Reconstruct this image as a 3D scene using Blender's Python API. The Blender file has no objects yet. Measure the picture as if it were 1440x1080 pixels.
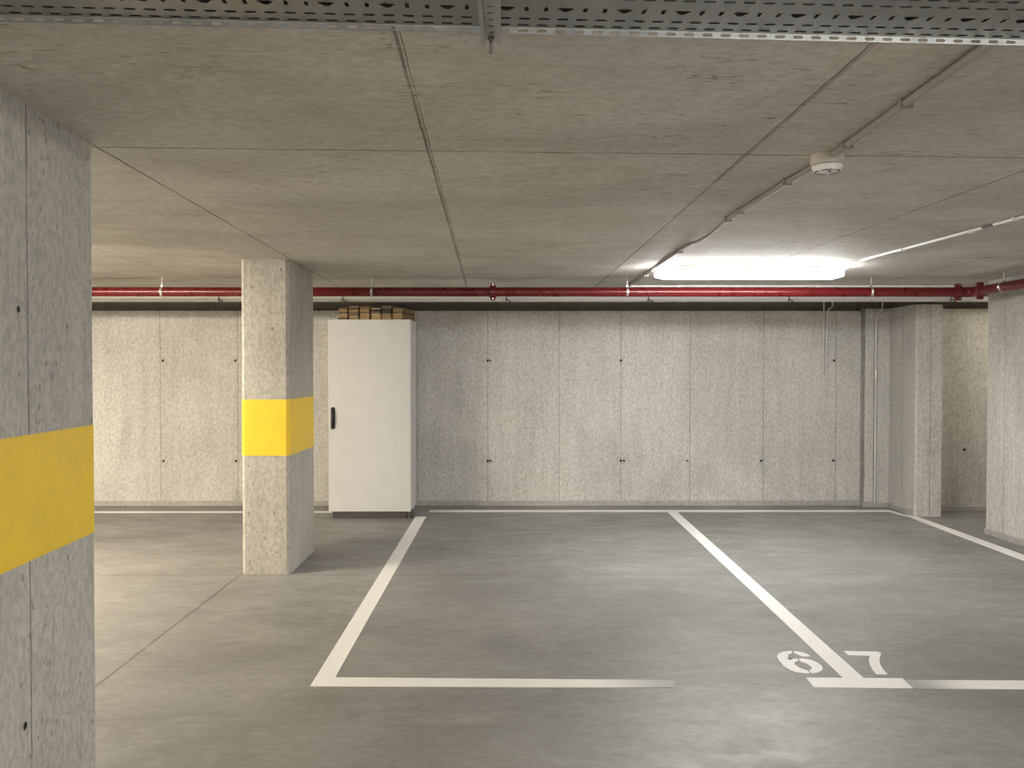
import bpy, bmesh, math, random
from mathutils import Vector, Matrix

random.seed(7)
scn = bpy.context.scene
COL = scn.collection
PI = math.pi
CEIL = 2.205            # ceiling height in metres

# ------------------------------------------------------------------ materials
class NT:
    """small helper to wire node trees"""
    def __init__(self, name):
        self.m = bpy.data.materials.new(name)
        self.m.use_nodes = True
        self.t = self.m.node_tree
        self.t.nodes.clear()
        self.out = self.n('ShaderNodeOutputMaterial')
        self.b = self.n('ShaderNodeBsdfPrincipled')
        self.link(self.b.outputs[0], self.out.inputs[0])
        self._pos = None
    def n(self, kind):
        return self.t.nodes.new(kind)
    def link(self, a, b):
        self.t.links.new(a, b)
    def set(self, sock, v):
        if hasattr(v, 'is_output'):
            self.link(v, sock)
        else:
            sock.default_value = v
    def pos(self):
        if self._pos is None:
            self._pos = self.n('ShaderNodeNewGeometry').outputs['Position']
        return self._pos
    def vm(self, op, a, b=None):
        q = self.n('ShaderNodeVectorMath'); q.operation = op
        self.set(q.inputs[0], a)
        if b is not None:
            self.set(q.inputs[1], b)
        return q.outputs['Value'] if op in ('DOT_PRODUCT', 'LENGTH', 'DISTANCE') else q.outputs['Vector']
    def mt(self, op, a, b=None, c=None, clamp=False):
        q = self.n('ShaderNodeMath'); q.operation = op; q.use_clamp = clamp
        self.set(q.inputs[0], a)
        if b is not None: self.set(q.inputs[1], b)
        if c is not None: self.set(q.inputs[2], c)
        return q.outputs[0]
    def rng(self, v, a, b, c=0.0, d=1.0, smooth=True):
        q = self.n('ShaderNodeMapRange')
        if smooth: q.interpolation_type = 'SMOOTHSTEP'
        self.set(q.inputs['Value'], v)
        q.inputs['From Min'].default_value = a; q.inputs['From Max'].default_value = b
        q.inputs['To Min'].default_value = c; q.inputs['To Max'].default_value = d
        return q.outputs['Result']
    def noise(self, scale3, detail=4, rough=0.55, dist=0.0, off=(0, 0, 0)):
        p = self.vm('MULTIPLY', self.pos(), scale3)
        if off != (0, 0, 0):
            p = self.vm('ADD', p, off)
        q = self.n('ShaderNodeTexNoise')
        self.link(p, q.inputs['Vector'])
        q.inputs['Scale'].default_value = 1.0
        q.inputs['Detail'].default_value = detail
        q.inputs['Roughness'].default_value = rough
        q.inputs['Distortion'].default_value = dist
        return q.outputs['Fac']
    def voro(self, scale3):
        p = self.vm('MULTIPLY', self.pos(), scale3)
        q = self.n('ShaderNodeTexVoronoi')
        self.link(p, q.inputs['Vector'])
        q.inputs['Scale'].default_value = 1.0
        return q.outputs['Distance'], q.outputs['Color']
    def mix(self, f, a, b, mode='MIX'):
        q = self.n('ShaderNodeMix'); q.data_type = 'RGBA'; q.blend_type = mode
        self.set(q.inputs[0], f)
        self.set(q.inputs[6], a if hasattr(a, 'is_output') else (*a, 1))
        self.set(q.inputs[7], b if hasattr(b, 'is_output') else (*b, 1))
        return q.outputs[2]
    def bump(self, h, strength, dist=0.01, normal=None):
        q = self.n('ShaderNodeBump')
        q.inputs['Strength'].default_value = strength
        q.inputs['Distance'].default_value = dist
        self.link(h, q.inputs['Height'])
        if normal is not None: self.link(normal, q.inputs['Normal'])
        return q.outputs[0]

def simple(name, col, rough=0.5, metal=0.0, noise=0.0, scale=30.0, spec=0.5):
    t = NT(name)
    b = t.b
    b.inputs['Metallic'].default_value = metal
    b.inputs['Roughness'].default_value = rough
    b.inputs['Specular IOR Level'].default_value = spec
    if noise > 0:
        f = t.noise((scale, scale, scale), 4)
        c0 = tuple(max(0, c * (1 - noise)) for c in col); c1 = tuple(min(1, c * (1 + noise)) for c in col)
        t.link(t.mix(t.rng(f, .3, .7), c0, c1), b.inputs['Base Color'])
        t.link(t.rng(f, .3, .7, rough * .85, min(1, rough * 1.15)), b.inputs['Roughness'])
    else:
        b.inputs['Base Color'].default_value = (*col, 1)
    return t.m

def concrete(name, col, kind='wall', lines=(), holes=(), rough=0.75, contrast=0.14, pores=1.0, linecol=0.35, spec=0.35):
    """cast concrete: cloudy tone, form-work streaks, air pores, seams (nx,ny,nz,c,half width), tie holes (x,y,z,r)"""
    t = NT(name)
    k = contrast
    lo = tuple(c * (1 - k) for c in col); hi = tuple(c * (1 + k) for c in col)
    cloud = t.noise((.9, .9, .9), 4, .6, .4)
    c = t.mix(t.rng(cloud, .32, .68), lo, hi)
    if kind in ('wall', 'column'):
        st = t.noise((9, 9, .9), 5, .65, .2, (3, 7, 1))
        c = t.mix(t.rng(st, .3, .7, .0, .55), c, t.mix(1.0, c, (.80, .79, .76), 'MULTIPLY'))
        st2 = t.noise((38, 38, 2.4), 3, .6)
        c = t.mix(t.rng(st2, .56, .76, 0, .5), c, t.mix(1.0, c, (.72, .71, .68), 'MULTIPLY'))
        st3 = t.noise((22, 22, 1.6), 3, .6, 0, (11, 2, 5))
        c = t.mix(t.rng(st3, .58, .76, 0, .35), c, t.mix(1.0, c, (1.22, 1.22, 1.22), 'MULTIPLY'))
    elif kind == 'ceiling':
        st = t.noise((1.6, 2.5, 1), 5, .68, .8, (1, 4, 2))
        c = t.mix(t.rng(st, .34, .68, 0, .6), c, t.mix(1.0, c, (.80, .77, .71), 'MULTIPLY'))
        st2 = t.noise((7, 34, 1), 3, .65, 1.6)
        msk = t.mt('MULTIPLY', t.rng(st2, .60, .67), t.rng(t.noise((1.1, 1.6, 1), 3), .42, .60))
        c = t.mix(t.mt('MULTIPLY', msk, .75), c, t.mix(1.0, c, (.56, .47, .37), 'MULTIPLY'))
        ck = t.mt('ABSOLUTE', t.mt('SUBTRACT', t.noise((2.6, 8.5, 1), 3, .6, 1.2, (5, 5, 5)), .5))
        ckm = t.mt('MULTIPLY', t.rng(ck, .003, .011, 1, 0), t.rng(t.noise((2.4, 3.2, 1), 3, .6, 0, (8, 2, 1)), .54, .66))
        c = t.mix(t.mt('MULTIPLY', ckm, .8), c, t.mix(1.0, c, (.46, .38, .29), 'MULTIPLY'))
        st3 = t.noise((9, 26, 1), 3, .6, .5, (9, 1, 3))
        c = t.mix(t.rng(st3, .57, .75, 0, .3), c, t.mix(1.0, c, (1.2, 1.19, 1.16), 'MULTIPLY'))
    elif kind == 'floor':
        st = t.noise((1.6, 2.3, 1), 5, .68, .8, (2, 5, 0))
        c = t.mix(t.rng(st, .34, .66, 0, .75), c, t.mix(1.0, c, (.80, .79, .77), 'MULTIPLY'))
        st2 = t.noise((5, 8.5, 1), 4, .7, .8)
        c = t.mix(t.rng(st2, .44, .72, 0, .4), c, t.mix(1.0, c, (1.2, 1.19, 1.17), 'MULTIPLY'))
    ms = (46, 46, 30) if kind != 'ceiling' else (26, 34, 1)
    if kind == 'floor': ms = (15, 26, 1)
    mot = t.noise(ms, 4, .7, .3, (7, 3, 9))
    c = t.mix(t.rng(mot, .38, .64, 0, .75 if kind not in ('floor', 'ceiling') else .5), c, t.mix(1.0, c, (.68, .67, .645), 'MULTIPLY'))
    fine = t.noise((90, 90, 90), 2, .7)
    c = t.mix(t.rng(fine, .35, .65, 0, .35), c, t.mix(1.0, c, (.78, .77, .75), 'MULTIPLY'))
    hgt = t.mt('MULTIPLY', fine, .25)
    if pores > 0:
        d, rc = t.voro((16, 16, 11) if kind != 'ceiling' else (10, 16, 1))
        sep = t.n('ShaderNodeSeparateColor'); t.link(rc, sep.inputs[0])
        keep = t.rng(sep.outputs[0], 1 - .30 * pores, 1 - .30 * pores + .02)
        rad = t.mt('MULTIPLY_ADD', sep.outputs[1], .10, .05)
        inside = t.mt('LESS_THAN', d, rad)
        pm = t.mt('MULTIPLY', keep, inside)
        c = t.mix(t.mt('MULTIPLY', pm, .6), c, t.mix(1.0, c, (.40, .38, .34), 'MULTIPLY'))
        if kind == 'column':
            d2, rc2 = t.voro((42, 42, 30))
            s2 = t.n('ShaderNodeSeparateColor'); t.link(rc2, s2.inputs[0])
            thick = t.rng(t.noise((1.5, 1.5, 1.1), 2), .40, .62, .985, .80)
            pm2 = t.mt('MULTIPLY', t.mt('GREATER_THAN', s2.outputs[0], thick), t.mt('LESS_THAN', d2, t.mt('MULTIPLY_ADD', s2.outputs[1], .16, .12)))
            c = t.mix(t.mt('MULTIPLY', pm2, .6), c, t.mix(1.0, c, (.36, .34, .31), 'MULTIPLY'))
            pm = t.mt('MAXIMUM', pm, pm2)
        hgt = t.mt('SUBTRACT', hgt, t.mt('MULTIPLY', pm, .6))
    wob = t.mt('MULTIPLY', t.mt('SUBTRACT', t.noise((5, 5, 5), 3, .6), .5), .010)
    mask = None
    if lines:
        brk = t.rng(t.noise((3, 3, 3), 4, .7, 0, (4, 4, 4)), .3, .6, .55, 1.0)
        for (nx, ny, nz, cc, hw) in lines:
            v = t.mt('ABSOLUTE', t.mt('ADD', t.mt('SUBTRACT', t.vm('DOT_PRODUCT', t.pos(), (nx, ny, nz)), cc), wob))
            mk = t.rng(v, hw * .5, hw * 1.25, 1.0, 0.0)
            mask = mk if mask is None else t.mt('MAXIMUM', mask, mk)
        mask = t.mt('MULTIPLY', mask, brk)
        c = t.mix(t.mt('MULTIPLY', mask, 1 - linecol), c, t.mix(1.0, c, (.30, .28, .25), 'MULTIPLY'))
        hgt = t.mt('SUBTRACT', hgt, mask)
    hm = None
    for (x, y, z, r) in holes:
        v = t.vm('DISTANCE', t.pos(), (x, y, z))
        ring = t.rng(v, r * 2.2, r * 2.9, 1.0, 0.0)
        c = t.mix(t.mt('MULTIPLY', ring, .25), c, t.mix(1.0, c, (.7, .69, .66), 'MULTIPLY'))
        hk = t.rng(v, r * .8, r * 1.1, 1.0, 0.0)
        hm = hk if hm is None else t.mt('MAXIMUM', hm, hk)
    if hm is not None:
        c = t.mix(hm, c, (.012, .011, .01))
        hgt = t.mt('SUBTRACT', hgt, t.mt('MULTIPLY', hm, 2.0))
    t.link(c, t.b.inputs['Base Color'])
    t.b.inputs['Specular IOR Level'].default_value = spec
    if kind == 'floor':
        t.link(t.rng(t.noise((2.5, 5, 1), 5, .65, .5), .3, .7, rough * .82, rough * 1.2), t.b.inputs['Roughness'])
        t.link(t.bump(hgt, .10, .004), t.b.inputs['Normal'])
    else:
        t.b.inputs['Roughness'].default_value = rough
        t.link(t.bump(hgt, .35, .006), t.b.inputs['Normal'])
    return t.m

def paint(name, col, floorcol, fade=None):
    """road paint; fade = (axis, start, end): worn away towards end"""
    t = NT(name)
    n1 = t.noise((60, 60, 60), 4, .7)
    c = t.mix(t.rng(n1, .3, .7), tuple(x * .93 for x in col), tuple(min(1, x * 1.04) for x in col))
    spots = t.rng(t.noise((26, 26, 1), 4, .7, 0, (3, 8, 1)), .70, .78)
    c = t.mix(t.mt('MULTIPLY', spots, .35), c, floorcol)
    if fade:
        ax, a, b = fade
        g = t.vm('DOT_PRODUCT', t.pos(), ((1, 0, 0) if ax == 'x' else (0, 1, 0)))
        g = t.rng(g, min(a, b), max(a, b), 0.0 if a < b else 1.0, 1.0 if a < b else 0.0)
        g = t.mt('ADD', g, t.mt('MULTIPLY', t.mt('SUBTRACT', n1, .5), .5), clamp=True)
        c = t.mix(t.mt('MULTIPLY', g, .95), c, floorcol)
    t.link(c, t.b.inputs['Base Color'])
    t.b.inputs['Roughness'].default_value = .50
    return t.m

# ------------------------------------------------------------------ mesh helpers
BASE = {}      # object name -> world origin of the thing it belongs to

def obj(name, bm, mat, parent=None, smooth=False, angle=40):
    """link a bmesh (in world coordinates) as ONE mesh object"""
    org = BASE.get(parent.name, Vector((0, 0, 0))) if parent else Vector((0, 0, 0))
    if org.length > 0:
        bmesh.ops.translate(bm, verts=bm.verts, vec=-org)
    bmesh.ops.recalc_face_normals(bm, faces=bm.faces)
    me = bpy.data.meshes.new(name)
    bm.to_mesh(me); bm.free()
    o = bpy.data.objects.new(name, me)
    COL.objects.link(o)
    if mat: me.materials.append(mat)
    if parent:
        o.parent = parent
    BASE[o.name] = org.copy()
    if smooth:
        for p in me.polygons: p.use_smooth = True
        try:
            me.set_sharp_from_angle(angle=math.radians(angle))
        except Exception:
            pass
    return o

def tag(o, label, cat, group=None):
    o['label'] = label; o['category'] = cat
    if group: o['group'] = group
    return o

def thing(name, label, cat, loc=(0, 0, 0), group=None):
    o = bpy.data.objects.new(name, None)
    o.empty_display_size = .1
    COL.objects.link(o); o.location = loc
    BASE[o.name] = Vector(loc)
    return tag(o, label, cat, group)

def struct(name, bm, mat, parent=None):
    o = obj(name, bm, mat, parent)
    o['kind'] = 'structure'
    return o

def box(bm, x0, x1, y0, y1, z0, z1, bev=0.0, seg=2):
    vs = [bm.verts.new((x, y, z)) for z in (z0, z1) for y in (y0, y1) for x in (x0, x1)]
    fs = []
    for f in ((0, 2, 3, 1), (4, 5, 7, 6), (0, 1, 5, 4), (2, 6, 7, 3), (0, 4, 6, 2), (1, 3, 7, 5)):
        fs.append(bm.faces.new([vs[i] for i in f]))
    if bev > 0:
        es = list({e for f in fs for e in f.edges})
        bmesh.ops.bevel(bm, geom=es, offset=bev, segments=seg, affect='EDGES', profile=.5)

def NB(): return bmesh.new()

def boxbm(*a, **k):
    bm = NB(); box(bm, *a, **k); return bm

def prism(bm, pts, z0, z1):
    """extrude a plan polygon between two heights"""
    a = [bm.verts.new((p[0], p[1], z0)) for p in pts]
    b = [bm.verts.new((p[0], p[1], z1)) for p in pts]
    n = len(pts)
    for i in range(n):
        bm.faces.new((a[i], a[(i + 1) % n], b[(i + 1) % n], b[i]))
    bm.faces.new(a[::-1]); bm.faces.new(b)

def extrude_profile(bm, prof, p0, p1, u, v):
    """sweep a closed profile [(a,b)] along p0->p1, with axes u, v"""
    p0, p1, u, v = map(Vector, (p0, p1, u, v))
    A = [bm.verts.new(p0 + u * a + v * b) for a, b in prof]
    B = [bm.verts.new(p1 + u * a + v * b) for a, b in prof]
    n = len(prof)
    for i in range(n):
        bm.faces.new((A[i], A[(i + 1) % n], B[(i + 1) % n], B[i]))
    bm.faces.new(A[::-1]); bm.faces.new(B)

def tube(bm, pts, r, seg=12, caps=True):
    """round tube through a list of points (r: number or list)"""
    pts = [Vector(p) for p in pts]
    n = len(pts)
    rs = r if isinstance(r, (list, tuple)) else [r] * n
    rings = []
    ref = None
    for i, p in enumerate(pts):
        if i == 0: d = pts[1] - pts[0]
        elif i == n - 1: d = pts[-1] - pts[-2]
        else: d = (pts[i + 1] - p).normalized() + (p - pts[i - 1]).normalized()
        d.normalize()
        if ref is None:
            ref = Vector((0, 0, 1)) if abs(d.z) < .9 else Vector((1, 0, 0))
        s = d.cross(ref).normalized(); q = s.cross(d).normalized(); ref = q
        rings.append([bm.verts.new(p + (s * math.cos(2 * PI * k / seg) + q * math.sin(2 * PI * k / seg)) * rs[i]) for k in range(seg)])
    for i in range(n - 1):
        for k in range(seg):
            bm.faces.new((rings[i][k], rings[i][(k + 1) % seg], rings[i + 1][(k + 1) % seg], rings[i + 1][k]))
    if caps:
        bm.faces.new(rings[0][::-1]); bm.faces.new(rings[-1])

def lathe(bm, prof, c, seg=40):
    """profile [(r,z)] around a vertical axis at c"""
    rings = []
    for r, z in prof:
        if r < 1e-5:
            rings.append([bm.verts.new((c[0], c[1], c[2] + z))])
        else:
            rings.append([bm.verts.new((c[0] + r * math.cos(2 * PI * k / seg), c[1] + r * math.sin(2 * PI * k / seg), c[2] + z)) for k in range(seg)])
    for a, b in zip(rings, rings[1:]):
        for k in range(seg):
            k2 = (k + 1) % seg
            if len(a) == 1 and len(b) == 1: continue
            if len(a) == 1: bm.faces.new((a[0], b[k], b[k2]))
            elif len(b) == 1: bm.faces.new((a[k], b[0], a[k2]))
            else: bm.faces.new((a[k], a[k2], b[k2], b[k]))

def chamfered(x0, x1, y0, y1, c):
    return [(x0 + c, y0), (x1 - c, y0), (x1, y0 + c), (x1, y1 - c), (x1 - c, y1), (x0 + c, y1), (x0, y1 - c), (x0, y0 + c)]

def offset_plan(pts, d):
    """outline moved outwards by d (convex, counter-clockwise)"""
    n = len(pts); out = []
    for i in range(n):
        a, b, c = Vector(pts[i - 1]), Vector(pts[i]), Vector(pts[(i + 1) % n])
        n1 = (b - a).normalized(); n2 = (c - b).normalized()
        m1 = Vector((n1.y, -n1.x)); m2 = Vector((n2.y, -n2.x))
        m = (m1 + m2).normalized()
        out.append(tuple(b + m * (d / max(.3, m.dot(m1)))))
    return out

def shell(bm, pts, z0, z1, t):
    """a painted skin around a plan outline"""
    o = offset_plan(pts, t)
    n = len(pts)
    q = [[bm.verts.new((p[0], p[1], z)) for p in L] for L, z in ((o, z0), (o, z1), (pts, z1), (pts, z0))]
    for k in range(4):
        A, B = q[k], q[(k + 1) % 4]
        for i in range(n):
            bm.faces.new((A[i], A[(i + 1) % n], B[(i + 1) % n], B[i]))

# ------------------------------------------------------------------ palette
WALL = (.610, .597, .562)
M_ceiling = concrete('cast_concrete_ceiling', (.670, .648, .600), 'ceiling', lines=[
    (1, .0213, 0, -.2125, .0052), (1, .0213, 0, -.2015, .002), (1, .0067, 0, .862, .0050), (1, .0067, 0, .872, .002), (1, .0337, 0, -1.303, .006), (1, .016, 0, -2.537, .004),
    (1, .0266, 0, 2.068, .005), (-.044, 1, 0, 3.176, .0062), (0, 1, 0, 6.205, .007), (0, 1, 0, 7.63, .006), (0, 1, 0, .1, .005),
    (1, 0, 0, 3.3, .004)], pores=.25, linecol=.08, contrast=.11)
FLOORC = (.245, .242, .236)
M_floor = concrete('polished_concrete_floor', FLOORC, 'floor', lines=[(0, 1, 0, 6.30, .007), (1, 0, 0, -1.878, .0075)],
                   rough=.47, contrast=.12, pores=0, linecol=.15, spec=.5)
wx = [-8.6, -7.8, -7.0, -6.2, -5.2, -4.4, -3.648, -2.836, -1.70, -.956, -.217, .531, 1.181, 1.907, 2.678, 3.442]
ties = []
for x in (-3.62, -2.86, -.217, 1.181, 3.42):
    ties += [(x, 9.475, 1.525, .013), (x + .0, 9.475, .471, .013)]
ties += [(-.19, 9.475, .471, .012), (1.215, 9.475, .471, .012), (2.66, 9.475, .471, .013), (1.88, 9.475, .471, .010), (-.19, 9.475, 1.525, .010)]
M_wall = concrete('cast_concrete_wall', WALL, 'wall', lines=[(1, 0, 0, x, .0042) for x in wx], holes=ties, contrast=.10)
M_wall_r = concrete('cast_concrete_side_wall', WALL, 'wall', lines=[(1, 0, 0, 3.80, .005), (1, 0, 0, 3.70, .006), (0, 1, 0, 9.05, .006), (1, 0, 0, 4.10, .004), (0, 1, 0, 6.9, .006), (0, 1, 0, 7.6, .004)],
                    holes=[(4.62, 9.12, .62, .014), (4.86, 9.12, .62, .014)], contrast=.10)
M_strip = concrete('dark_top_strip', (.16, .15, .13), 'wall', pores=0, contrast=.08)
M_skirt = concrete('mortar_skirting', (.42, .41, .385), 'plain', pores=0, contrast=.10)
M_pillar = concrete('pillar_concrete', (.52, .50, .455), 'column', contrast=.11, pores=1.5, lines=[(0, 1, 0, 6.72, .003)], linecol=.55)
M_pillar_n = concrete('near_pillar_concrete', (.57, .56, .525), 'column', contrast=.09, pores=1.6,
                      lines=[(0, 1, 0, 2.60, .0045)], linecol=.2,
                      holes=[(-1.384, 2.545, 1.614, .013), (-1.386, 2.562, .429, .015)])
M_yellow = simple('yellow_paint', (.92, .63, .035), .48, 0, .05, 14)
M_white_paint = paint('white_road_paint', (.75, .74, .715), FLOORC)
M_white_fade_r = paint('white_road_paint_worn_end', (.75, .74, .715), FLOORC, ('x', .35, .80))
M_white_fade_l = paint('white_road_paint_worn_start', (.75, .74, .715), FLOORC, ('x', 2.15, 1.80))
M_white_fade_t = paint('white_road_paint_worn_top', (.75, .74, .715), FLOORC, ('y', 8.70, 8.80))
M_cab = simple('light_grey_powder_coat', (.54, .54, .525), .42, 0, .02, 8)
M_plinth = simple('dark_grey_plinth', (.055, .05, .048), .5, 0, .12, 20)
M_black = simple('black_plastic', (.012, .012, .013), .35)
M_red = simple('red_pipe_paint', (.12, .006, .0075), .30, 0, .06, 12)
M_white_pl = simple('white_plastic', (.86, .85, .83), .4, 0, .02, 20)
M_grey_pl = simple('light_grey_conduit', (.34, .325, .30), .45, 0, .05, 20)
M_wall_cond = simple('pale_grey_conduit', (.58, .565, .535), .45, 0, .05, 20)
M_cable = simple('grey_cable', (.10, .095, .09), .5)
M_zinc = simple('zinc_plated_steel', (.62, .61, .58), .35, .85, .10, 40)
M_galv = simple('galvanised_steel', (.30, .305, .30), .40, 1.0, .05, 16)
M_galv2 = simple('galvanised_channel_steel', (.46, .46, .46), .42, 1.0, .12, 30)
M_rod = simple('dull_threaded_rod', (.16, .15, .14), .5, .7)
M_bolt = simple('bright_bolt_steel', (.8, .79, .77), .25, 1.0)
M_house = simple('luminaire_housing', (.62, .61, .59), .45, 0, .02, 20)
M_detector = simple('ivory_detector_plastic', (.70, .66, .58), .38, 0, .02, 20)
M_darkgap = simple('dark_slot', (.03, .03, .03), .6)

def emissive(name, col, strength, downward=False):
    t = NT(name)
    t.b.inputs['Base Color'].default_value = (.8, .8, .8, 1)
    t.b.inputs['Roughness'].default_value = .3
    t.b.inputs['Emission Color'].default_value = (*col, 1)
    t.b.inputs['Emission Strength'].default_value = strength
    if downward:        # the light board faces down: the sides of the opal cover glow less than its underside
        nz = t.vm('DOT_PRODUCT', t.n('ShaderNodeNewGeometry').outputs['Normal'], (0, 0, -1))
        t.link(t.rng(nz, 0, 1, strength * .48, strength, False), t.b.inputs['Emission Strength'])
    return t.m
L_COOL = emissive('lit_diffuser', (1.0, .99, .975), 31, True)
L_WARM = emissive('lit_diffuser_warm', (1.0, .88, .70), 60)
L_REAR = emissive('lit_diffuser_rear', (1.0, .97, .92), 26)
L_DIM = emissive('lit_diffuser_dim', (1.0, .90, .72), 6)

# ------------------------------------------------------------------ the room
XL, XR2, YB = -9.0, 6.6, -6.5
struct('floor', boxbm(XL - .2, XR2 + .2, YB - .2, 9.9, -.2, 0), M_floor)
struct('ceiling', boxbm(XL - .2, XR2 + .2, YB - .2, 9.9, CEIL, CEIL + .10), M_ceiling)
LEDGE = 2.046
struct('wall_back', boxbm(XL - .2, 3.70, 9.475, 9.9, 0, LEDGE), M_wall)
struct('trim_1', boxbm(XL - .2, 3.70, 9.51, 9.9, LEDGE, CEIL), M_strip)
bm = NB()
prism(bm, [(3.70, 9.9), (3.70, 9.37), (3.957, 9.37), (3.957, 8.775), (3.977, 8.755), (4.212, 8.755), (4.212, 9.9)][::-1], 0, LEDGE + .018)
struct('wall_back_corner', bm, M_wall_r)
bm = NB()
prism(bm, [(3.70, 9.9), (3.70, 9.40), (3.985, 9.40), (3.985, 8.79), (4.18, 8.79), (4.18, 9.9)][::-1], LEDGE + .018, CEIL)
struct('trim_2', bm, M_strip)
struct('wall_niche', boxbm(4.212, XR2 + .2, 9.12, 9.9, 0, LEDGE), M_wall_r)
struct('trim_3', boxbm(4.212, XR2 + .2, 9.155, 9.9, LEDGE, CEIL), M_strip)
bm = NB()
prism(bm, [(4.178, 7.86), (4.55, YB), (5.2, YB), (4.75, 7.86)], 0, CEIL)
struct('wall_right', bm, M_wall_r)
struct('wall_far_right', boxbm(XR2, XR2 + .2, YB, 9.12, 0, CEIL), M_wall_r)
struct('wall_left', boxbm(XL - .2, XL, YB, 9.475, 0, CEIL), M_wall)
struct('wall_front', boxbm(XL - .2, XR2 + .2, YB - .2, YB, 0, CEIL), M_wall)
# mortar skirting along the wall foot
def skirt(name, p0, p1, nrm):
    bm = NB()
    prof = [(0, 0), (.014, 0), (.014, .042), (.008, .052), (0, .052)]
    extrude_profile(bm, prof, (*p0, 0), (*p1, 0), (*nrm, 0), (0, 0, 1))
    struct(name, bm, M_skirt)
skirt('baseboard_back', (XL, 9.475), (3.70, 9.475), (0, -1))
skirt('baseboard_corner', (3.686, 9.37), (3.957, 9.37), (0, -1))
skirt('baseboard_pier', (3.957, 9.356), (3.957, 8.775), (-1, 0))
skirt('baseboard_niche', (4.212, 9.12), (XR2, 9.12), (0, -1))
skirt('baseboard_right', (4.178, 7.86), (4.55, YB), (-1, 0))

# ------------------------------------------------------------------ pillars
p = thing('concrete_pillar', 'slim concrete pillar with yellow band standing between the near pillar and white cabinet', 'pillar', (-1.70, 6.72, 0), 'yellow-banded concrete pillars')
out = chamfered(-1.866, -1.532, 6.31, 7.12, .022)
bm = NB(); prism(bm, out, 0, CEIL); obj('shaft', bm, M_pillar, p)
bm = NB(); shell(bm, out, .834, 1.228, .002); obj('painted_band', bm, M_yellow, p)['label'] = 'yellow painted band'
p = thing('concrete_pillar', 'large near concrete pillar with yellow band and vertical seam, cut by left edge of view', 'pillar', (-1.55, 2.67, 0), 'yellow-banded concrete pillars')
c_ = .016
def rowp(x, y):   # the near pillar stands a little turned
    a = math.radians(3.1); dx, dy = x + 1.405, y - 3.07
    return (-1.405 + dx * math.cos(a) + dy * -math.sin(a), 3.07 + dx * math.sin(a) + dy * math.cos(a))
out = [rowp(*q) for q in chamfered(-1.735, -1.405, 2.27, 3.07, c_)]
bm = NB(); prism(bm, out, 0, CEIL); obj('shaft', bm, M_pillar_n, p)
bm = NB(); shell(bm, out, .893, 1.257, .002); obj('painted_band', bm, M_yellow, p)['label'] = 'yellow painted band'

# ------------------------------------------------------------------ floor markings
def flat(name, polys, mat, label, cat, group=None, h=.003):
    bm = NB()
    for poly in polys:
        area = sum(poly[i - 1][0] * poly[i][1] - poly[i][0] * poly[i - 1][1] for i in range(len(poly)))
        if area < 0: poly = poly[::-1]
        prism(bm, poly, 0.0, h)
    bmesh.ops.triangulate(bm, faces=[f for f in bm.faces if len(f.verts) > 4])
    return tag(obj(name, bm, mat), label, cat, group)
G = 'white parking bay lines'
flat('parking_line', [[(-.902, 4.20), (-.81, 4.20), (-.80, 9.04), (-.905, 9.04)]], M_white_fade_t,
     'white floor line running from the white cabinet towards the camera', 'parking line', G)
flat('parking_line', [[(-.902, 4.085), (.76, 4.060), (.76, 4.157), (-.808, 4.20), (-.902, 4.20)]], M_white_fade_r,
     'white line across the front of the empty left bay, its right end worn away', 'parking line', G)
flat('parking_line', [[(1.562, 4.187), (1.657, 4.182), (1.695, 9.03), (1.597, 9.03)]], M_white_paint,
     'long white dividing line running between the painted 6 and 7 back to the wall', 'parking line', G)
flat('parking_line', [[(1.384, 4.062), (1.829, 4.050), (1.836, 4.177), (1.389, 4.188)]], M_white_paint,
     'short white crossbar closing the dividing line below the painted 6 and 7', 'parking line', G)
flat('parking_line', [[(1.831, 4.045), (3.70, 4.01), (3.70, 4.125), (1.836, 4.154)]], M_white_fade_l,
     'white line across the front of the bay numbered 7, worn beside the crossbar', 'parking line', G)
flat('parking_line', [[(-.80, 9.042), (1.597, 9.035), (1.695, 9.035), (3.82, 9.033), (3.868, 9.146), (-.80, 9.165)]], M_white_paint,
     'thin white line along the foot of the back wall right of the cabinet', 'parking line', G)
flat('parking_line', [[(3.822, 9.033), (3.85, 8.85), (3.885, 8.74), (3.865, 6.731), (3.80, 3.5), (3.90, 3.5), (3.985, 6.976), (3.975, 8.80), (3.914, 8.86), (3.893, 8.966), (3.868, 9.146)]], M_white_paint,
     'white line bending round the pier and running beside the right wall', 'parking line', G)
flat('parking_line', [[(-8.5, 9.0), (-1.75, 9.01), (-1.75, 9.10), (-8.5, 9.11)]], M_white_paint,
     'thin white line along the back wall behind the slim pillar, left of the cabinet', 'parking line', G)
SIX = [
 [(1.458, 4.584), (1.491, 4.567), (1.51, 4.536), (1.516, 4.501), (1.473, 4.498), (1.466, 4.508), (1.461, 4.523), (1.452, 4.542), (1.448, 4.547)],
 [(1.45, 4.584), (1.43, 4.584), (1.395, 4.569), (1.362, 4.533), (1.345, 4.494), (1.337, 4.433), (1.337, 4.345), (1.35, 4.295), (1.369, 4.264), (1.397, 4.25), (1.428, 4.246), (1.43, 4.288), (1.415, 4.306), (1.401, 4.335), (1.396, 4.374), (1.404, 4.403), (1.423, 4.425), (1.432, 4.425), (1.437, 4.462), (1.422, 4.462), (1.4, 4.448), (1.389, 4.433), (1.394, 4.468), (1.402, 4.502), (1.416, 4.53), (1.436, 4.545)],
 [(1.445, 4.465), (1.471, 4.463), (1.496, 4.448), (1.514, 4.413), (1.521, 4.366), (1.516, 4.323), (1.499, 4.287), (1.464, 4.255), (1.436, 4.247), (1.438, 4.29), (1.459, 4.309), (1.466, 4.344), (1.459, 4.396), (1.438, 4.421)]]
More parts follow.
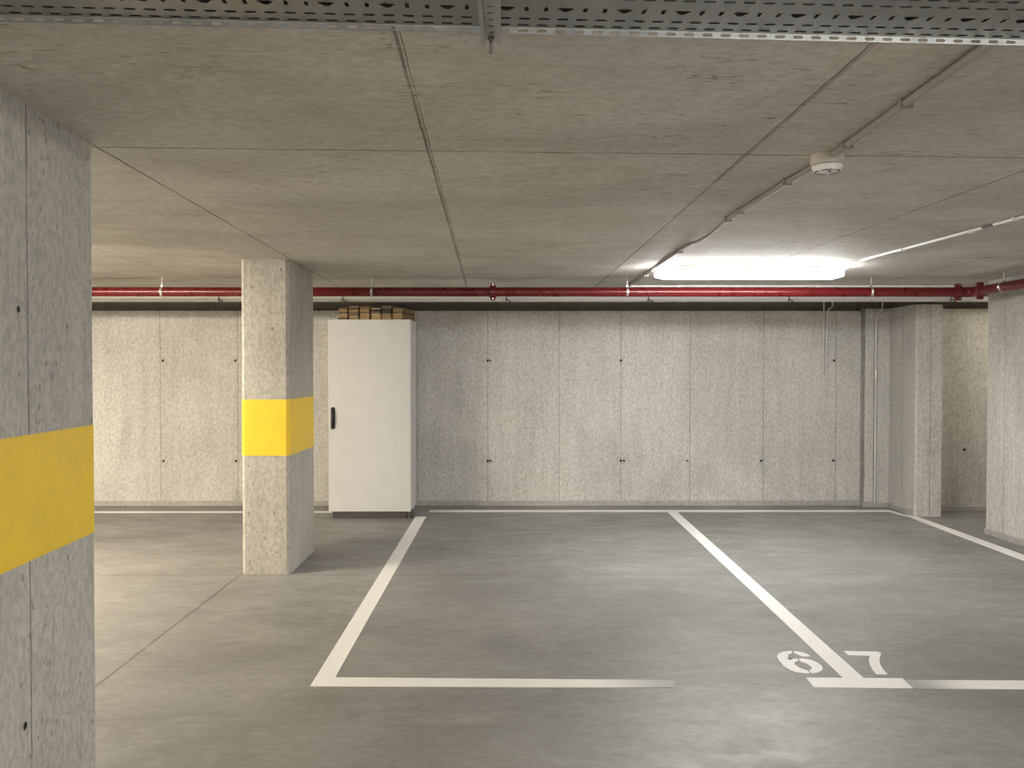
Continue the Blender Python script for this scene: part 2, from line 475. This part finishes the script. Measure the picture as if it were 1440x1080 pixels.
SEVEN = [[(1.713, 4.583), (1.882, 4.571), (1.887, 4.558), (1.885, 4.534), (1.858, 4.484), (1.837, 4.439), (1.82, 4.394), (1.799, 4.314), (1.79, 4.231), (1.738, 4.235), (1.745, 4.293), (1.765, 4.38), (1.784, 4.439), (1.818, 4.508), (1.71, 4.516)]]
flat('bay_number', SIX, M_white_paint, 'white stencilled number 6 painted on the floor', 'painted number', 'painted bay numbers')
flat('bay_number', SEVEN, M_white_paint, 'white stencilled number 7 painted on the floor', 'painted number', 'painted bay numbers')

# ------------------------------------------------------------------ white cabinet
CX0, CX1, CY0, CY1, CT = -1.728, -.935, 8.66, 9.14, 1.913
p = thing('metal_cabinet', 'tall white metal cabinet against the back wall beside the slim pillar', 'cabinet', ((CX0 + CX1) / 2, 8.9, 0))
obj('body', boxbm(CX0 + .004, CX1, CY0 + .02, CY1, .063, CT, bev=.004), M_cab, p)
d = obj('door', boxbm(CX0, CX1 - .004, CY0, CY0 + .018, .066, CT - .002, bev=.004), M_cab, p)
# swing handle: recessed plate, lever, lock
hx, hz = CX0 + .045, .965
bm = NB()
def stadium(bm, x, z, w, h, y0, y1, seg=8):
    pts = []
    r = w / 2
    for k in range(seg + 1): a = PI * k / seg; pts.append((x + r * math.cos(a), z + h / 2 - r + r * math.sin(a)))
    for k in range(seg + 1): a = PI + PI * k / seg; pts.append((x + r * math.cos(a), z - h / 2 + r + r * math.sin(a)))
    A = [bm.verts.new((q[0], y0, q[1])) for q in pts]; B = [bm.verts.new((q[0], y1, q[1])) for q in pts]
    n = len(pts)
    for i in range(n): bm.faces.new((A[i], A[(i + 1) % n], B[(i + 1) % n], B[i]))
    bm.faces.new(A); bm.faces.new(B[::-1])
stadium(bm, hx, hz, .036, .215, CY0 - .010, CY0 + .001)
hnd = obj('handle', bm, M_black, d); hnd['label'] = 'black swing handle'
bm = NB()
tube(bm, [(hx, CY0 - .010, hz + .075), (hx, CY0 - .030, hz + .055), (hx, CY0 - .034, hz), (hx, CY0 - .030, hz - .055), (hx, CY0 - .010, hz - .08)], [.010, .012, .011, .012, .011], 10)
bmesh.ops.create_uvsphere(bm, u_segments=12, v_segments=8, radius=.013, matrix=Matrix.Translation((hx, CY0 - .012, hz + .088)))
obj('handle_lever', bm, M_black, d, True)
bm = NB(); box(bm, CX0 + .035, CX1 - .045, 8.672, 9.10, 0, .063)
pl = obj('plinth', bm, M_plinth, p); pl['label'] = 'dark grey plinth'
bm = NB()
tube(bm, [(CX1 - .018, 8.70, .0), (CX1 - .018, 8.70, .055), (CX1 - .018, 8.70, .095)], [.03, .03, .022], 16)
obj('plinth_corner', bm, M_plinth, p, True)

# boards stacked on the cabinet, end grain towards the room
woods = [simple('tan_board', (.24, .165, .085), .7, 0, .25, 25), simple('ochre_board', (.33, .225, .10), .7, 0, .2, 25),
         simple('grey_brown_board', (.13, .095, .06), .7, 0, .25, 25), simple('pale_board', (.42, .34, .23), .7, 0, .2, 25), simple('dark_gap_board', (.045, .032, .022), .75, 0, .3, 25)]
bm = boxbm(-.0472, .0472, 0, .47, 0, .0185, bev=.003, seg=1)
me0 = bpy.data.meshes.new('board')
bm.to_mesh(me0); bm.free()
meshes = []
for w in woods:
    m_ = me0.copy(); m_.materials.append(w); meshes.append(m_)
order = ['lowest', 'second from bottom', 'third from bottom', 'fourth from bottom', 'fifth from bottom', 'sixth from bottom', 'topmost']
colname = ['leftmost', 'second from left', 'third from left', 'third from right', 'second from right', 'rightmost']
pat = [[2, 1, 1, 2, 1, 0], [0, 1, 2, 2, 1, 2, 3], [1, 0, 1, 2, 1, 1, 0], [1, 1, 3, 2, None, 4, 3], [1, 0, 0, 4, 4, 2, 3], [0, 1, 1, 2, 0, 0]]  # dark boards stand in for the shaded gap in the second stack from right
for ci, colp in enumerate(pat):
    cx = -1.592 + ci * .1052
    zz = CT
    total = len([q for q in colp if q is not None])
    n_ = 0
    for li, wi in enumerate(colp):
        if wi is None: continue
        o = bpy.data.objects.new('wooden_board', meshes[wi])
        COL.objects.link(o)
        o.location = (cx + random.uniform(-.0012, .0012) + (.004 if ci in (2, 3) and li < 2 else 0) * (1 if ci == 3 else -.3), CY0 + .028 + random.uniform(-.012, .012), zz)
        o.rotation_euler = (0, 0, math.radians(-9.5 + random.uniform(-.6, .6)))
        zz += .0187
        lvl = 'topmost' if n_ == total - 1 else order[n_]
        n_ += 1
        tag(o, f'{("tan", "ochre", "brown", "pale", "dark gap-toned")[wi]} wooden board on the cabinet top, {lvl} in the {colname[ci]} stack', 'wooden board', 'wooden boards stacked on the cabinet')

# ------------------------------------------------------------------ red sprinkler pipe
PZ, PY, PR = 2.086, 7.60, .039
p = thing('sprinkler_pipe', 'long red sprinkler pipe under the ceiling, turning along the right wall', 'pipe', (0, PY, PZ))
bm = NB(); tube(bm, [(XL + .02, PY, PZ), (3.83, PY, PZ)], PR, 24); obj('straight_run', bm, M_red, p, True)
bm = NB()
ec, er = (3.83, PY - .075), .075
tube(bm, [(ec[0] + er * math.sin(a), ec[1] + er * math.cos(a), PZ) for a in [PI / 2 * k / 8 for k in range(9)]], PR + .004, 24)
obj('elbow', bm, M_red, p, True)
bm = NB(); tube(bm, [(3.905, PY - .075, PZ), (3.925, YB + .02, PZ)], PR, 24); obj('side_run', bm, M_red, p, True)
def coupling(c, axis):
    bm = NB(); c = Vector(c); a = Vector(axis)
    tube(bm, [c - a * .030, c - a * .026, c - a * .012, c + a * .012, c + a * .026, c + a * .030], [.043, .050, .053, .053, .050, .043], 24)
    for s in (-1, 1):
        zc = PZ + s * .060
        side = Vector((-a.y, a.x, 0))
        q = c + Vector((0, 0, s * .058))
        bmesh.ops.create_cube(bm, size=1, matrix=Matrix.Translation(q) @ Matrix.Diagonal((.040, .040, .024, 1)))
    o = obj('coupling', bm, M_red, p, True)
    side = Vector((-a.y, a.x, 0))
    for s in (-1, 1):
        bm = NB()
        q = c + Vector((0, 0, s * .058))
        tube(bm, [q - side * .034, q + side * .034], .008, 8)
        obj('bolt', bm, M_bolt, o)
coupling((-.13, PY, PZ), (1, 0, 0)); coupling((3.785, PY, PZ), (1, 0, 0)); coupling((3.906, PY - .12, PZ), (0, -1, 0))

def hanger(x, y, axis, label):
    t = thing('pipe_hanger', label, 'pipe hanger', (x, y, CEIL), 'steel hangers of the red pipe')
    bm = NB(); tube(bm, [(x, y, PZ + PR + .006), (x, y, CEIL)], .0045, 8); obj('rod', bm, M_zinc, t, True)
    bm = NB()
    R = PR + .0035
    prof = [(R * math.cos(2 * PI * k / 24), R * math.sin(2 * PI * k / 24)) for k in range(24)]
    u = Vector((0, 1, 0)) if axis == 'x' else Vector((1, 0, 0))
    ax = Vector((1, 0, 0)) if axis == 'x' else Vector((0, 1, 0))
    c = Vector((x, y, PZ))
    rings = []
    for s in (-.010, .010):
        for rr in (R, R - .0027):
            rings.append([bm.verts.new(c + ax * s + u * (a * rr / R) + Vector((0, 0, 1)) * (b * rr / R)) for a, b in prof])
    for A, B in ((0, 1), (1, 3), (3, 2), (2, 0)):
        for k in range(24):
            bm.faces.new((rings[A][k], rings[A][(k + 1) % 24], rings[B][(k + 1) % 24], rings[B][k]))
    obj('clamp', bm, M_zinc, t, True)
    bm = NB(); bmesh.ops.create_cube(bm, size=1, matrix=Matrix.Translation(c + Vector((0, 0, R + .005))) @ Matrix.Diagonal((.018, .018, .012, 1)))
    obj('nut', bm, M_bolt, t)
    bm = NB()
    s_ = u * (-1 if axis == 'x' else -1) * (R + .004)
    tube(bm, [c + s_ - Vector((0, 0, .008)), c + s_ + Vector((0, 0, .010))], .007, 8)
    obj('screw', bm, M_bolt, t)
hanger(-2.905, PY, 'x', 'pipe hanger left of the slim pillar')
hanger(-1.146, PY, 'x', 'pipe hanger above the boards on the white cabinet')
hanger(.998, PY, 'x', 'pipe hanger beside the left end of the lit ceiling lamp')
hanger(3.051, PY, 'x', 'pipe hanger right of the lit ceiling lamp')
hanger(3.9056, 7.12, 'y', 'pipe hanger on the bent pipe in front of the right wall')

# ------------------------------------------------------------------ white pipe behind the red one
WZ, WY, WR = 2.108, 8.68, .0255
p = thing('white_pipe', 'long white plastic pipe running just below and behind the red pipe', 'pipe', (0, WY, WZ))
bm = NB(); tube(bm, [(XL + .02, WY, WZ), (XR2 - .02, WY, WZ)], WR, 20); obj('tube', bm, M_white_pl, p, True)
for x0, x1 in ((1.40, 1.54), (1.63, 1.71)):
    bm = NB(); tube(bm, [(x0, WY, WZ), (x1, WY, WZ)], WR + .003, 20); obj('sleeve', bm, M_white_pl, p, True)
for x, lab in ((-2.77, 'left of the slim pillar'), (-1.586, 'above the cabinet boards'), (-.02, 'right of the dark pipe coupling'), (1.34, 'under the left end of the lit lamp'), (2.686, 'under the right end of the lit lamp'), (4.244, 'near the red pipe elbow')):
    t = thing('pipe_clip', 'dark clip holding the white pipe, ' + lab, 'pipe clip', (x, WY, CEIL), 'clips of the white pipe')
    bm = NB(); tube(bm, [(x, WY + .002, WZ + WR + .0035), (x, WY + .002, CEIL)], .003, 8); obj('rod', bm, M_cable, t)
    bm = NB()
    R = WR + .0048
    tube(bm, [(x + .006 * math.sin(a), WY + R * math.cos(a), WZ + R * math.sin(a)) for a in [PI / 2 + 2 * PI * k / 20 for k in range(20)]], .0042, 8)
    tube(bm, [(x, WY - R - .002, WZ), (x + .025, WY - R - .006, WZ - .02), (x + .045, WY - R - .004, WZ - .028)], .005, 8)
    obj('band', bm, M_cable, t)

# ------------------------------------------------------------------ ceiling lamps
def lamp(x, y, mat, label, L=1.32, rot=0):
    t = thing('ceiling_lamp', label, 'ceiling lamp', (x, y, CEIL), 'batten ceiling lamps')
    bm = NB()
    prof = [(-.048, 0), (.048, 0), (.052, -.012), (.052, -.044), (-.052, -.044), (-.052, -.012)]
    extrude_profile(bm, prof, (x - L / 2, y, CEIL), (x + L / 2, y, CEIL), (0, 1, 0), (0, 0, 1))
    obj('housing', bm, M_house, t)
    bm = NB()
    st = [(-L / 2 - .022, -.062, -.010), (-L / 2 - .034, -.044, .0), (-L / 2 + .02, -.044, 0)]
    def ring(xx, zt, zb, wt, wb):
        pts = [(-wt, zt), (-wt, zt - .016), (-wt * .92, zb + .014), (-wb, zb), (wb, zb), (wt * .92, zb + .014), (wt, zt - .016), (wt, zt)]
        return [bm.verts.new((xx, y + a, CEIL + b)) for a, b in pts]
    T = -.0445
    rs = [ring(x - L / 2 - .034, T, T - .030, .050, .046), ring(x - L / 2 - .028, T, T - .036, .054, .046), ring(x - L / 2 + .03, T, T - .050, .056, .040), ring(x + L / 2 - .03, T, T - .050, .056, .040), ring(x + L / 2 + .028, T, T - .036, .054, .046), ring(x + L / 2 + .034, T, T - .030, .050, .046)]
    for A, B in zip(rs, rs[1:]):
        for k in range(8):
            bm.faces.new((A[k], A[(k + 1) % 8], B[(k + 1) % 8], B[k]))
    bm.faces.new(rs[0]); bm.faces.new(rs[-1][::-1])
    obj('diffuser', bm, mat, t)
    for xx in [x - L * .36, x, x + L * .36]:
        for s in (-1, 1):
            bm = NB(); box(bm, xx - .018, xx + .018, y + s * .055 - .0035, y + s * .055 + .0035, CEIL - .054, CEIL - .03)
            obj('clip', bm, M_house, t)
    if rot:
        t.rotation_euler = (0, 0, rot)
    return t
lamp(1.785, 6.72, L_COOL, 'lit long white batten lamp on the ceiling above the right bays')
lamp(-3.80, 5.40, L_WARM, 'lit batten lamp hidden behind the near pillar on the left')
lamp(1.75, .35, L_REAR, 'lit batten lamp on the ceiling just above and right of the camera')
lamp(1.75, -2.6, L_REAR, 'lit batten lamp behind the camera on the right, second from the tray')
lamp(-1.8, -4.2, L_REAR, 'lit batten lamp behind the camera on the left, by the front wall')
lamp(1.75, -5.3, L_REAR, 'lit batten lamp behind the camera on the right, by the front wall')
lamp(-5.5, -.6, L_WARM, 'added lit batten lamp, out of view at the far left behind the camera')  # unseen lamp, added to brighten the left side
lamp(5.75, 8.35, L_DIM, 'dim lamp hidden in the passage behind the end of the right wall')
lamp(-7.0, 5.0, L_WARM, 'added lit batten lamp, out of view at the far left by the back wall')  # added out of view for more warm light on the left wall

# ------------------------------------------------------------------ detector, conduits
dz = CEIL
p = thing('smoke_detector', 'round ivory smoke detector on the ceiling, threaded by the long conduit', 'smoke detector', (1.13, 3.21, CEIL))
bm = NB(); lathe(bm, [(0, 0), (.056, 0), (.058, -.006), (.058, -.030), (.055, -.036), (.045, -.038), (0, -.038)], (1.13, 3.21, dz), 40); obj('base', bm, M_detector, p, True)
bm = NB(); lathe(bm, [(0, -.038), (.052, -.0385), (.054, -.043), (.047, -.058), (.040, -.061), (.036, -.0605), (0, -.0605)], (1.13, 3.21, dz), 40); hd = obj('head', bm, M_white_pl, p, True)
bm = NB()
for k in range(5):
    a0 = 2 * PI * k / 5 + .2
    tube(bm, [(1.13 + .041 * math.cos(a0 + b), 3.21 + .041 * math.sin(a0 + b), dz - .0605) for b in [j * .1 for j in range(9)]], .0022, 6)
obj('vent_slot', bm, M_darkgap, hd)
bm = NB(); bmesh.ops.create_uvsphere(bm, u_segments=10, v_segments=8, radius=.004, matrix=Matrix.Translation((1.135, 3.20, dz - .061))); obj('indicator', bm, M_darkgap, hd)

p = thing('cable_conduit', 'grey conduit running from the tray past the smoke detector to the back', 'conduit', (1.10, 5.0, CEIL))
CZ = CEIL - .0125
bm = NB()
tube(bm, [(1.10, 1.972, CZ), (1.13, 3.15, CZ)], .0115, 12)
obj('conduit_tube', bm, M_grey_pl, p, True); bm = NB()
tube(bm, [(1.13, 3.27, CZ), (1.115, 3.6, CZ), (1.093, 4.49, CZ)], .0115, 12)
obj('conduit_tube', bm, M_grey_pl, p, True); bm = NB()
tube(bm, [(1.09, 5.45, CZ), (1.085, 5.64, CZ), (1.092, 7.2, CZ), (1.094, 8.22, CZ)], .0115, 12)
obj('conduit_tube', bm, M_grey_pl, p, True)
bm = NB()
tube(bm, [(1.093, 4.45, CZ), (1.095, 4.62, CZ), (1.103, 4.78, CZ - .004), (1.111, 5.0, CZ - .008), (1.107, 5.2, CZ - .007), (1.096, 5.38, CZ - .002), (1.090, 5.5, CZ)], .0085, 10)
obj('flexible_cable', bm, M_grey_pl, p, True)
for (x, y) in ((1.114, 2.55), (1.126, 3.02), (1.110, 3.62), (1.098, 4.30), (1.093, 4.52), (1.087, 5.75), (1.092, 7.2)):
    bm = NB(); box(bm, x - .016, x + .022, y - .009, y + .009, CEIL - .027, CEIL - .0004, bev=.003, seg=1); obj('clip', bm, M_grey_pl, p)

p = thing('cable_conduit', 'white conduit feeding the right end of the lit ceiling lamp', 'conduit', (2.5, 5.3, CEIL))
CZ = CEIL - .0105
bm = NB()
tube(bm, [(2.446, 6.27, CZ), (2.522, 4.81, CZ)], .0095, 12)
obj('conduit_tube', bm, M_white_pl, p, True); bm = NB()
tube(bm, [(2.526, 4.70, CZ), (2.62, 2.5, CZ), (2.635, 2.08, CZ)], .0095, 12)
obj('conduit_tube', bm, M_white_pl, p, True)
bm = NB()
tube(bm, [(2.524, 4.84, CZ), (2.526, 4.66, CZ)], .005, 8)
obj('flexible_cable', bm, M_cable, p, True); bm = NB()
tube(bm, [(2.447, 6.25, CZ), (2.452, 6.34, CZ - .006), (2.452, 6.48, CZ - .024), (2.450, 6.60, CZ - .03), (2.444, 6.69, CZ - .016)], .0055, 8)
obj('flexible_cable', bm, M_cable, p, True)
for (x, y) in ((2.477, 5.68), (2.519, 4.92), (2.530, 4.52), (2.56, 3.9)):
    bm = NB(); box(bm, x - .014, x + .018, y - .008, y + .008, CEIL - .024, CEIL - .0004, bev=.003, seg=1); obj('clip', bm, M_white_pl, p)

p = thing('cable_conduit', 'thin white conduit on the ceiling just above the right half of the red pipe', 'conduit', (2.6, 8.26, CEIL))
bm = NB(); tube(bm, [(1.094, 8.26, CEIL - .010), (4.10, 8.26, CEIL - .010)], .0095, 12); obj('conduit_tube', bm, M_white_pl, p, True)
for x in (1.11, 1.55, 2.83, 3.6):
    bm = NB(); box(bm, x - .012, x + .012, 8.243, 8.277, CEIL - .024, CEIL - .0004, bev=.003, seg=1); obj('clip', bm, M_white_pl, p)

for xx, lab, dxx, zl in ((3.305, 'left of two short conduits hanging down the back wall near its right corner', .0, 1.40), (3.337, 'right of two short conduits hanging down the back wall near its right corner', .06, 1.385)):
    p = thing('wall_conduit', lab, 'conduit', (xx, 9.464, zl), 'pair of short wall conduits')
    bm = NB(); tube(bm, [(xx, 9.464, zl), (xx, 9.464, 2.03), (xx + dxx * .3, 9.464, 2.06), (xx + dxx, 9.464, 2.09), (xx + dxx, 9.464, CEIL)], .0085, 10); obj('conduit_tube', bm, M_wall_cond, p, True)
    bm = NB(); box(bm, xx - .012, xx + .012, 9.452, 9.475, zl - .012, zl + .014, bev=.003, seg=1); obj('end_cap', bm, M_wall_cond, p)
p = thing('wall_conduit', 'tall thin conduit with metal couplings running down the corner beside the pier', 'conduit', (3.812, 9.358, 0))
bm = NB(); tube(bm, [(3.812, 9.358, .05), (3.812, 9.358, 1.96), (3.822, 9.358, 2.0), (3.87, 9.358, 2.05), (3.88, 9.35, CEIL)], .008, 10); obj('conduit_tube', bm, M_wall_cond, p, True)
for z0, z1, r in ((1.33, 1.42, .016), (.17, .24, .013), (.03, .10, .015)):
    bm = NB(); tube(bm, [(3.812, 9.354, z0), (3.812, 9.354, z1)], r, 10); obj('coupling', bm, M_zinc, p, True)

# ------------------------------------------------------------------ perforated cable tray and its strut
TRAY_ROT = math.atan2(.127, 2.135)
TZ = 2.160
PITCH, TW = .0392, .2075

def tray_origin(x):      # far edge of the tray at plan position x along it
    return Vector((-.037, 1.8965, 0)) + Vector((math.cos(TRAY_ROT), math.sin(TRAY_ROT), 0)) * x

def loop_slot(cx, cy, lx, ly, seg=4):
    r = min(lx, ly) / 2; pts = []
    if lx >= ly:
        for k in range(seg + 1): a = -PI / 2 + PI * k / seg; pts.append((cx + lx / 2 - r + r * math.cos(a), cy + r * math.sin(a)))
        for k in range(seg + 1): a = PI / 2 + PI * k / seg; pts.append((cx - lx / 2 + r + r * math.cos(a), cy + r * math.sin(a)))
    else:
        for k in range(seg + 1): a = PI * k / seg; pts.append((cx + r * math.cos(a), cy + ly / 2 - r + r * math.sin(a)))
        for k in range(seg + 1): a = PI + PI * k / seg; pts.append((cx + r * math.cos(a), cy - ly / 2 + r + r * math.sin(a)))
    return pts

def loop_diamond(cx, cy):
    pts = []
    for k in range(5): a = -.9 + 1.8 * k / 4; pass
    half = [(.017, 0.0), (.0135, .0032), (.0098, .0055), (.0088, .0095), (.0052, .0138), (0, .0155), (-.0052, .0138), (-.0088, .0095), (-.0098, .0055), (-.0135, .0032)]
    pts = half + [(-x, -y) for x, y in half]
    return [(cx + x, cy + y) for x, y in pts]

def perforated(w, h, holes):
    """one flat module 0..w x 0..h with holes; returns (verts, tris)"""
    bm = NB()
    edges = []
    def add(pts):
        vs = [bm.verts.new((q[0], q[1], 0)) for q in pts]
        for i in range(len(vs)): edges.append(bm.edges.new((vs[i], vs[(i + 1) % len(vs)])))
    add([(0, 0), (w, 0), (w, h), (0, h)])
    for hl in holes: add(hl)
    bmesh.ops.triangle_fill(bm, use_beauty=True, use_dissolve=False, edges=edges)
    bm.verts.ensure_lookup_table()
    idx = {v: i for i, v in enumerate(bm.verts)}
    V = [(v.co.x, v.co.y) for v in bm.verts]
    Fc = [[idx[v] for v in f.verts] for f in bm.faces]
    bm.free()
    return V, Fc

W3 = PITCH * 3
holes = [loop_diamond(W3 * .5, TW / 2), loop_slot(W3 * .5 - PITCH, TW / 2, .0082, .030), loop_slot(W3 * .5 + PITCH, TW / 2, .0082, .030)]
for k in range(3):
    for s in (-1, 1):
        holes.append(loop_slot(W3 * .5 + (k - 1) * PITCH, TW / 2 + s * .0535, .0245, .0100))
        holes.append(loop_slot(PITCH * (k + .5), TW / 2 + s * .0880, .0245, .0100))
# the half-pitch rows stay clear of the module ends
holes = [h for h in holes]
def solid_plate(bm, mods, fn, th_vec, V, Fc):
    """repeat a module through fn(x,y)->Vector and give it thickness th_vec"""
    for m in range(*mods):
        a = [bm.verts.new(fn(v[0] + m * W3, v[1])) for v in V]
        b = [bm.verts.new(fn(v[0] + m * W3, v[1]) + th_vec) for v in V]
        cnt = {}
        for f in Fc:
            bm.faces.new([a[i] for i in f]); bm.faces.new([b[i] for i in f][::-1])
            for i in range(len(f)):
                e = (f[i], f[(i + 1) % len(f)])
                if (e[1], e[0]) in cnt: del cnt[(e[1], e[0])]
                else: cnt[e] = 1
        for (i, j) in cnt:
            x0, x1 = V[i][0], V[j][0]
            if abs(x0 - x1) < 1e-6 and (abs(x0) < 1e-6 or abs(x0 - W3) < 1e-6): continue
            bm.faces.new((a[j], a[i], b[i], b[j]))
V1, F1 = perforated(W3, TW, holes)
V2, F2 = perforated(W3, .013, [loop_slot(PITCH * (k + .5), .0066, .022, .0066) for k in range(3)])
ux = Vector((math.cos(TRAY_ROT), math.sin(TRAY_ROT), 0)); uy = Vector((-math.sin(TRAY_ROT), math.cos(TRAY_ROT), 0))
O = Vector((-.037, 1.8965, TZ))
PH = -.031
p = thing('cable_tray', 'perforated galvanised cable tray hung under the ceiling across the top of view', 'cable tray', (-.04, 1.79, TZ))
bm = NB()
solid_plate(bm, (-42, 34), lambda x, y: O + ux * (x + PH) + uy * (y - TW), Vector((0, 0, .0012)), V1, F1)
bmesh.ops.remove_doubles(bm, verts=bm.verts, dist=1e-5)
obj('tray_bottom', bm, M_galv, p)
bm = NB()
solid_plate(bm, (-42, 34), lambda x, y: O + ux * (x + PH) + Vector((0, 0, -.013 + y)), uy * -.0012, V2, F2)
bmesh.ops.remove_doubles(bm, verts=bm.verts, dist=1e-5)
obj('edge_lip', bm, M_galv, p)
for yy in (0.0, -TW):
    bm = NB()
    tube(bm, [O + ux * (-42 * W3) + uy * yy + Vector((0, 0, .0004)), O + ux * (34 * W3) + uy * yy + Vector((0, 0, .0004))], .0016, 8)
    obj('folded_edge', bm, M_bolt, p)
    bm = NB()
    sg = -1 if yy == 0 else 1
    A = [O + ux * (k * W3) + uy * (yy + sg * q) + Vector((0, 0, h)) for k in (-42, 34) for q, h in ((.001, .0014), (.0025, .0014), (.0025, .0425), (.001, .0425))]
    vs_ = [bm.verts.new(a) for a in A]
    for k in range(4): bm.faces.new((vs_[k], vs_[(k + 1) % 4], vs_[4 + (k + 1) % 4], vs_[4 + k]))
    bm.faces.new(vs_[:4]); bm.faces.new(vs_[4:][::-1])
    obj('side_wall', bm, M_galv, p)

p = thing('strut_channel', 'slotted steel channel on threaded rods carrying the cable tray', 'strut channel', (-.036, 1.7, 2.14), None)
SX0, SX1, SZT, SZB = -.0575, -.0155, 2.1468, 2.1345
SY0, SY1 = 1.40, 1.932
sp = .033
V3, F3 = perforated(.0415, sp, [loop_slot(.0208, sp / 2, .013, .0075)])
bm = NB()
for m in range(16):
    a = [bm.verts.new((SX0 + v[0], SY1 - (m + 1) * sp + v[1], SZT)) for v in V3]
    b = [bm.verts.new((SX0 + v[0], SY1 - (m + 1) * sp + v[1], SZT - .002)) for v in V3]
    cnt = {}
    for f in F3:
        bm.faces.new([a[i] for i in f]); bm.faces.new([b[i] for i in f][::-1])
        for i in range(len(f)):
            e = (f[i], f[(i + 1) % len(f)])
            if (e[1], e[0]) in cnt: del cnt[(e[1], e[0])]
            else: cnt[e] = 1
    for (i, j) in cnt:
        if abs(V3[i][1] - V3[j][1]) < 1e-6 and m not in (0, 15) and (V3[i][1] < 1e-6 or V3[i][1] > sp - 1e-6): continue
        bm.faces.new((a[j], a[i], b[i], b[j]))
obj('web', bm, M_galv2, p)
for x0, x1 in ((SX0 - .0005, SX0 + .002), (SX1 - .002, SX1 + .0005)):
    bm = NB(); box(bm, x0, x1, SY0, SY1, SZB, SZT)
    s = 1 if x0 < -.04 else -1
    xx = x0 if s > 0 else x1
    box(bm, min(xx, xx + s * .0085), max(xx, xx + s * .0085), SY0, SY1, SZB - .001, SZB + .0015)
    obj('flange', bm, M_galv2, p)
for y in (1.914, 1.60):
    bm = NB(); tube(bm, [(-.0365, y, 2.112), (-.0365, y, CEIL)], .0035, 10); r = obj('threaded_rod', bm, M_rod, p, True)
    bm = NB(); tube(bm, [(-.0365, y, 2.1385), (-.0365, y, 2.1445)], .0075, 6); obj('nut', bm, M_galv2, r)

# ------------------------------------------------------------------ camera, world, view
cam = bpy.data.cameras.new('camera')
cam.sensor_fit = 'HORIZONTAL'; cam.sensor_width = 36.0
cam.lens = 36.0 * 1270 / 1440
cam.clip_start = .02; cam.clip_end = 100
co = bpy.data.objects.new('camera', cam); COL.objects.link(co)
co.location = (0, 0, 1.45)
co.rotation_euler = (PI / 2 - math.atan(23 / 1270), 0, -math.atan(5 / 1270))
scn.camera = co
w = bpy.data.worlds.new('world'); scn.world = w; w.use_nodes = True
w.node_tree.nodes['Background'].inputs[0].default_value = (0, 0, 0, 1)
w.node_tree.nodes['Background'].inputs[1].default_value = 0
vs = scn.view_settings
vs.view_transform = 'Standard'; vs.look = 'None'; vs.exposure = 2.4; vs.gamma = 1.0
vs.use_curve_mapping = False
cy = scn.cycles
cy.max_bounces = 7; cy.diffuse_bounces = 5; cy.glossy_bounces = 3
cy.use_denoising = True
cy.adaptive_threshold = .02
cy.sample_clamp_indirect = 6.0
